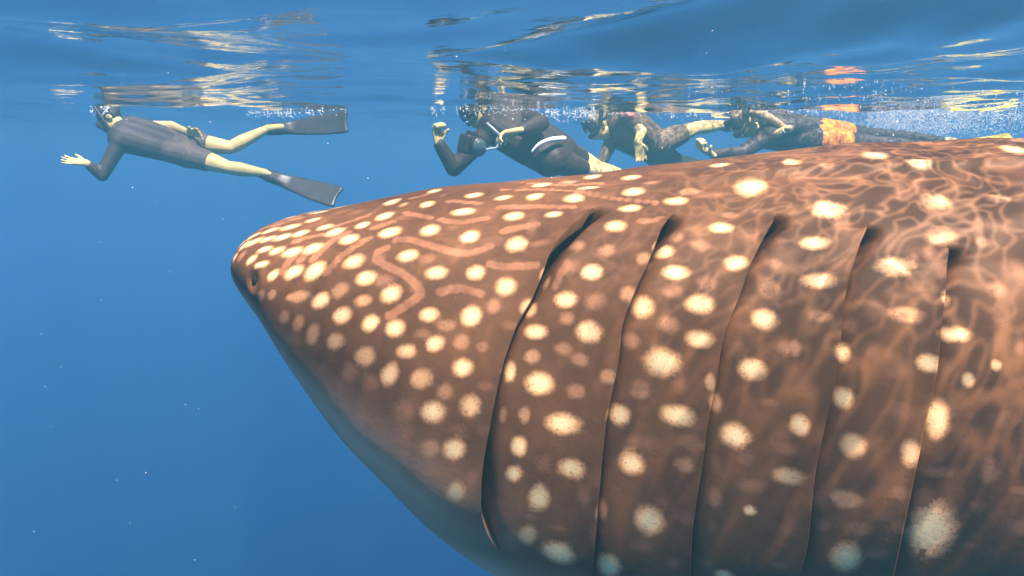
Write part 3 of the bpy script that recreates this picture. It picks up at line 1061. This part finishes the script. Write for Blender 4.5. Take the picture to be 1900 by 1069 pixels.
# ---- 2: the photographer in the black wetsuit
def photographer():
    Y = 5.3
    q = lambda x, y, dy=0: P(x, y, Y + dy)
    root = new_person('snorkeller in black wetsuit with white hip stripe holding up an underwater camera', q(1000, 320))
    hd = q(886, 203)
    up, fwd = unit(np.array([-.35, .1, .85])), unit(np.array([-.80, -.45, -.35]))
    sR, sL = q(912, 240, -.10), q(962, 216, .12)
    hR, hL = q(1020, 296, -.08), q(1040, 280, .12)
    eR, wR = q(842, 312, -.22), q(814, 266, -.28)
    eL, wL = q(1003, 228, -.20), q(966, 243, -.36)
    k1, a1 = q(1088, 314, .12), q(1150, 330, .45)
    k2, a2 = q(1110, 312, .35), q(1180, 335, .75)
    ms, mh = (sR + sL) / 2, (hR + hL) / 2

    def suit(e):
        return [capsule(sR, .075 + e, sL, .075 + e), capsule(sR * .85 + ms * .15, .105 + e, hR * .5 + sR * .5, .11 + e), capsule(sL * .85 + ms * .15, .105 + e, hL * .5 + sL * .5, .10 + e),
                capsule(hR * .5 + sR * .5, .112 + e, hR, .112 + e), capsule(hL * .5 + sL * .5, .10 + e, hL, .115 + e), capsule(hR, .118 + e, hL, .118 + e),
                capsule(ms, .12 + e, mh, .12 + e), capsule(hd - up * .10, .055 + e, ms, .07 + e)] \
            + chain([(sR, .062 + e), (eR, .047 + e), (wR * .93 + eR * .07, .031 + e)]) + chain([(sL, .064 + e), (eL, .052 + e), (wL * .92 + eL * .08, .033 + e)])
    legs = chain([(hR, .10), (hR * .5 + k1 * .5, .085), (k1, .058), (k1 * .65 + a1 * .35, .058), (a1, .035)]) \
        + chain([(hL, .10), (hL * .5 + k2 * .5, .085), (k2, .058), (k2 * .65 + a2 * .35, .058), (a2, .035)])
    hands = hand(wR, np.array([-.12, .0, 1.0]), np.array([.75, -.55, 0]), 1.15, .03, -1, 1.15) + hand(wL, np.array([-.95, -.25, -.18]), np.array([-.1, -.30, -.95]), .62, .10, 1, 1.35)
    feet = [capsule(a1, .036, a1 + np.array([.10, .05, -.02]), .03), capsule(a2, .036, a2 + np.array([.10, .05, -.02]), .03)]
    fuse('body', head_pieces(hd, up, fwd, 1.05) + suit(0) + legs + feet + hands, .0065, SKIN2, root)
    fuse('wetsuit', suit(.014) + chain([(hR, .108), (hR * .5 + k1 * .5, .093), (hR * .12 + k1 * .88, .068)]) + chain([(hL, .108), (hL * .55 + k2 * .45, .094)]), .009, BLACK, root)
    fuse('hair', hair_pieces(hd, up, fwd, 1.06, None, 22, 5), .008, DARKH, root, 2)
    mask_set(root, hd, up, fwd, 1.05, RUBBER, GLASS, RUBBER)
    # white stripe curving over the hip
    c = curve_pts([q(986, 283, -.26), q(1000, 268, -.262), q(1022, 259, -.23), q(1047, 257, -.12)], 8)
    st = tube_mesh('hip_stripe', c, [.006 + .014 * (i / (len(c) - 1)) ** .7 for i in range(len(c))], WHITE, root, 10)
    swim_fin(root, a1, np.array([.9, .35, -.1]), np.array([.1, .9, .3]), .6, .19, RUBBER)
    swim_fin(root, a2, np.array([.9, .35, -.1]), np.array([.1, .9, .3]), .6, .19, RUBBER)

    # the camera in his hand is a thing of its own
    cr = bpy.data.objects.new('underwater_camera', None)
    col.objects.link(cr)
    cr.location = q(876, 290, -.38).tolist()
    tag(cr, 'black underwater camera housing with domed lens and pale tray arms, in front of black wetsuit', 'camera')
    lz = unit(np.array([.62, -.75, -.15]))
    lu = unit(np.array([.15, .05, 1.0]) - np.dot(np.array([.15, .05, 1.0]), lz) * lz)
    lx = np.cross(lz, lu)
    cc = q(874, 269, -.38)
    box_mesh('housing', cc, [lx, lu, lz], (.080, .066, .055), .022, RUBBER, cr)
    ring = [cc + lz * (.05 + .012 * i) for i in range(4)]
    tube_mesh('lens_port', [cc + lz * .04, cc + lz * .085, cc + lz * .092, cc + lz * .10], [.058, .058, .064, .064], RUBBER, cr, 24)
    v, fq = blob(cc + lz * .088, (.058, .058, .045), [lx, lu, lz], 24)
    link('dome', np_mesh('dome', v, fq), GLASS, cr)
    box_mesh('shutter_housing', cc + lu * .075 + lx * .01, [lx, lu, lz], (.035, .018, .028), .01, RUBBER, cr)
    kn = [cc + lu * .062 - lx * .055, cc + lu * .082 - lx * .055]
    tube_mesh('dial', [kn[0], kn[1]], .016, RUBBER, cr, 16)
    ALU = simple('pale_aluminium', (.70, .68, .64), .35, .08, 40, .05, .4)
    tube_mesh('tray_arm', [q(903, 228, -.42), q(916, 240, -.43), q(930, 253, -.44)], .009, ALU, cr, 10)
    tube_mesh('tray_arm', curve_pts([q(899, 279, -.42), q(910, 276, -.43), q(922, 273, -.44), q(930, 253, -.44)], 6), .008, ALU, cr, 10)


# ---- 3: the pale swimmer with arm hanging down
def swimmer_pale():
    Y = 6.4
    q = lambda x, y, dy=0: P(x, y, Y + dy)
    root = new_person('snorkeller with light brown hair and one bare arm hanging down, leg stretched behind', q(1210, 300))
    hd = q(1110, 229)
    up, fwd = unit(np.array([-.30, .0, .9])), unit(np.array([-.85, -.35, -.3]))
    sN, sF = q(1172, 222, -.10), q(1140, 250, .08)
    hN, hF = q(1222, 266, -.08), q(1216, 284, .12)
    eN, wN = q(1190, 244, -.20), q(1183, 264, -.26)
    eF, wF = q(1122, 290, -.02), q(1106, 316, -.08)
    k1, a1 = q(1290, 238, .05), q(1348, 231, .25)
    k2, a2 = q(1262, 300, .15), q(1300, 304, .35)
    ms, mh = (sN + sF) / 2, (hN + hF) / 2
    tor = lambda e: [capsule(sN, .075 + e, sF, .075 + e), capsule(ms, .135 + e, mh * .5 + ms * .5, .135 + e), capsule(ms * .5 + mh * .5, .13 + e, mh, .13 + e),
                     capsule(hN, .11 + e, hF, .11 + e), capsule(sN, .10 + e, hN, .10 + e), capsule(sF, .10 + e, hF, .10 + e)]
    legs = chain([(hN, .105), (hN * .5 + k1 * .5, .090), (k1, .060), (k1 * .65 + a1 * .35, .062), (a1, .036)]) \
        + chain([(hF, .105), (hF * .5 + k2 * .5, .088), (k2, .060), (k2 * .65 + a2 * .35, .060), (a2, .036)])
    arms = chain([(sN, .060), (eN, .048), (wN, .032)]) + chain([(sF, .060), (eF, .047), (wF, .031)])
    hands = hand(wN, q(1188, 286, -.28) - wN, np.array([-.3, -.9, 0]), .3, .08, 1, 1.1) + hand(wF, q(1099, 328, -.1) - wF, np.array([-.6, -.6, 0]), .3, .08, 1, 1.1)
    feet = [capsule(a1, .036, a1 + np.array([.12, .04, 0]), .03), capsule(a2, .036, a2 + np.array([.12, .04, 0]), .03)]
    fuse('body', head_pieces(hd, up, fwd, 1.1) + [capsule(hd - up * .09, .06, ms, .075)] + tor(0) + legs + arms + hands + feet, .007, SKIN, root)
    fuse('rash_guard', tor(.014) + chain([(sF, .068), (eF, .055), (wF * .9 + eF * .1, .039)]) + [capsule(sN, .068, sN * .6 + eN * .4, .060)], .009, TAUPE, root)
    fuse('leggings', [capsule(hN, .120, hF, .120)] + chain([(hN, .114), (hN * .5 + k1 * .5, .099), (hN * .42 + k1 * .58, .092)]) + chain([(hF, .114), (hF * .5 + k2 * .5, .097), (hF * .2 + k2 * .8, .074)]),
         .009, TAUPE, root)
    fuse('hair', hair_pieces(hd, up, fwd, 1.1, None, 26, 8), .008, BROWNH, root, 2)
    fuse('shoulder_strap', chain([(sN + np.array([-.10, -.07, .045]), .032), (sN + np.array([-.02, -.09, .03]), .034), (sN + np.array([.04, -.07, -.02]), .026)]), .008, PINK, root)
    mask_set(root, hd, up, fwd, 1.08, RUBBER, GLASS, RUBBER)
    swim_fin(root, a1, q(1470, 228, .6) - a1, np.array([.1, .7, .7]), .6, .19, RUBBER)
    swim_fin(root, a2, q(1380, 318, .7) - a2, np.array([.1, .7, .7]), .6, .19, RUBBER)


# ---- 4: the swimmer in orange shorts
def swimmer_orange():
    Y = 6.0
    q = lambda x, y, dy=0: P(x, y, Y + dy)
    root = new_person('blond snorkeller in dark top and bright orange shorts reaching one fist forward', q(1480, 290))
    hd = q(1376, 224)
    up, fwd = unit(np.array([-.40, .0, .85])), unit(np.array([-.80, -.35, -.45]))
    sN, sF = q(1428, 252, -.12), q(1432, 228, .14)
    hN, hF = q(1522, 262, -.08), q(1526, 246, .12)
    eN, wN = q(1374, 284, -.26), q(1322, 287, -.34)
    eF, wF = q(1505, 238, -.10), q(1462, 240, -.24)
    k1, a1 = q(1630, 268, .0), q(1735, 274, .05)
    k2, a2 = q(1635, 254, .15), q(1745, 262, .2)
    ms, mh = (sN + sF) / 2, (hN + hF) / 2
    tor = lambda e, f=1.0: [capsule(sN, .08 + e, sF, .08 + e), capsule(ms, .125 + e, ms * (1 - f) + mh * f, .115 + e), capsule(sN, .10 + e, sN * (1 - f) + hN * f, .105 + e),
                            capsule(sF, .10 + e, sF * (1 - f) + hF * f, .105 + e)]
    legs = chain([(hN, .105), (hN * .5 + k1 * .5, .088), (k1, .060), (k1 * .65 + a1 * .35, .060), (a1, .036)]) \
        + chain([(hF, .105), (hF * .5 + k2 * .5, .088), (k2, .060), (k2 * .65 + a2 * .35, .060), (a2, .036)])
    arms = chain([(sN, .062), (eN, .049), (wN, .033)]) + chain([(sF, .062), (eF, .052), (wF, .034)])
    hands = hand(wN, q(1296, 272, -.38) - wN, np.array([.3, -.3, .9]), 1.35, .03, 1, 1.5) + hand(wF, q(1440, 240, -.32) - wF, np.array([-.2, -.5, -.7]), .8, .05, 1, 1.05)
    feet = [capsule(a1, .036, a1 + np.array([.12, .0, 0]), .03), capsule(a2, .036, a2 + np.array([.12, .0, 0]), .03)]
    fuse('body', head_pieces(hd, up, fwd, 1.08) + [capsule(hd - up * .09, .058, ms, .075), capsule(hN, .11, hF, .11)] + tor(0) + legs + arms + hands + feet, .007, SKIN2, root)
    fuse('rash_guard', tor(.014, .88) + chain([(sN, .070), (eN, .057), (wN * .95 + eN * .05, .042)]) + chain([(sF, .072), (eF, .062), (eF * .15 + wF * .85, .046)]), .009, CHAR, root)
    fuse('swim_shorts', [capsule(hN, .124, hF, .124), capsule(mh * .82 + ms * .18, .122, mh, .126)] + chain([(hN, .118), (hN * .62 + k1 * .38, .106)]) + chain([(hF, .118), (hF * .62 + k2 * .38, .106)]), .009, ORANGE, root)
    fuse('leggings', chain([(hN * .6 + k1 * .4, .094), (k1, .068), (k1 * .65 + a1 * .35, .068), (a1, .042)]) + chain([(hF * .6 + k2 * .4, .094), (k2, .068), (k2 * .65 + a2 * .35, .068), (a2, .042)]), .009, CHAR, root)
    tail = [(hd + up * .04 - fwd * .10, .045), (q(1415, 214, -.16), .040), (q(1440, 226, -.2), .032), (q(1462, 240, -.22), .018)]
    fuse('hair', hair_pieces(hd, up, fwd, 1.08, tail, 30, 12), .008, BLOND, root, 2)
    mask_set(root, hd, up, fwd, 1.06, RUBBER, GLASS, RUBBER)
    swim_fin(root, a1, q(1885, 262, .05) - a1, np.array([.05, .8, .45]), .70, .19, YELLOW)
    swim_fin(root, a2, q(1880, 264, .3) - a2, np.array([.05, .9, .3]), .66, .19, YELLOW)


swimmer_left()
photographer()
swimmer_pale()
swimmer_orange()

# ------------------------------------------------------------------ air bubbles and drifting specks
ICO = bmesh.new()
bmesh.ops.create_icosphere(ICO, subdivisions=1, radius=1.0)
ICO_V = np.array([v.co[:] for v in ICO.verts])
ICO_F = np.array([[v.index for v in f.verts] for f in ICO.faces])
ICO.free()


def specks(name, pts, rad, mat, label, cat, sq=None):
    pts, rad = np.asarray(pts), np.asarray(rad)
    sc3 = rad[:, None, None] * np.ones((1, 1, 3))
    if sq is not None:
        sc3 = sc3 * sq[:, None, :]
    V = (ICO_V[None] * sc3 + pts[:, None]).reshape(-1, 3)
    Fa = (ICO_F[None] + (np.arange(len(pts)) * len(ICO_V))[:, None, None]).reshape(-1, 3)
    o = link(name, np_mesh(name, V, Fa), mat)
    tag(o, label, cat, kind='stuff')
    return o


rs = np.random.RandomState(77)
BUB = Mat('air_bubbles')
BUB.set(BUB.bsdf, 'Base Color', rgb(.86, .88, .88))
BUB.set(BUB.bsdf, 'Roughness', .18)
BUB.set(BUB.bsdf, 'Specular IOR Level', .8)


def bubble_cloud(n, px0, px1, y0, y1, depth, r0, r1, seed):
    r = np.random.RandomState(seed)
    out, rad = [], []
    cl = r.rand(max(6, n // 10))
    while len(out) < n:
        u = cl[r.randint(len(cl))] + r.normal(0, .05)
        if not 0 <= u <= 1:
            continue
        Y = y0 + (y1 - y0) * r.rand()
        out.append(((px0 + (px1 - px0) * u - 950) / FPX * Y, Y, -.006 - depth * abs(r.normal(0, .5)) * (.3 + r.rand())))
        rad.append(r0 * (r1 / r0) ** (r.rand() ** 2))
    out = np.array(out)
    out[:, 2] += wave_field(out[:, 0], out[:, 1])
    return list(out), rad


bp, br = [], []
for a in ((170, 470, 660, 5.6, 6.2, .03, .0025, .007, 1), (60, 190, 260, 5.7, 6.0, .05, .003, .008, 2), (420, 850, 1010, 4.95, 5.5, .07, .0015, .006, 3),
          (260, 1010, 1100, 5.2, 6.2, .09, .003, .008, 4), (380, 1080, 1350, 5.9, 6.6, .05, .0015, .006, 5), (450, 1350, 1560, 5.6, 6.4, .06, .0015, .006, 6),
          (5200, 1590, 1960, 5.2, 6.9, .20, .0015, .006, 7), (900, 1250, 1960, 3.8, 6.0, .02, .0012, .0045, 8), (40, 800, 850, 5.1, 5.4, .05, .002, .005, 9)):
    o_, r_ = bubble_cloud(*a)
    bp += o_
    br += r_
rf = np.random.RandomState(5)
for i in range(5200):                       # the white plume kicked up behind the orange shorts
    px = 1690 + rf.normal(0, 75)
    p = P(px, 232 + rf.normal(0, 12) + max(0, (px - 1690)) * .02, 6.35 + rf.rand() * .7)
    if p[2] < -.012:
        bp.append(p)
        br.append(.0015 * 3.6 ** (rf.rand() ** 2))
specks('air_bubbles', bp, br, BUB.m, 'froth of small air bubbles under the surface round the swimmers', 'bubbles')

sp, sr = [], []
for i in range(800):
    Y = .8 + 5 * rs.rand() ** .8
    p = P(rs.rand() * 1900, rs.rand() ** 1.3 * 1069, Y)
    if p[2] > -.03:
        continue
    sp.append(p)
    sr.append(Y * (.00028 + .0010 * rs.rand() ** 7))
specks('drifting_specks', sp, sr, simple('plankton', (.55, .52, .48), .6, .1, bump=0), 'pale specks of plankton drifting in the water', 'plankton',
       .5 + rs.rand(len(sp), 3))
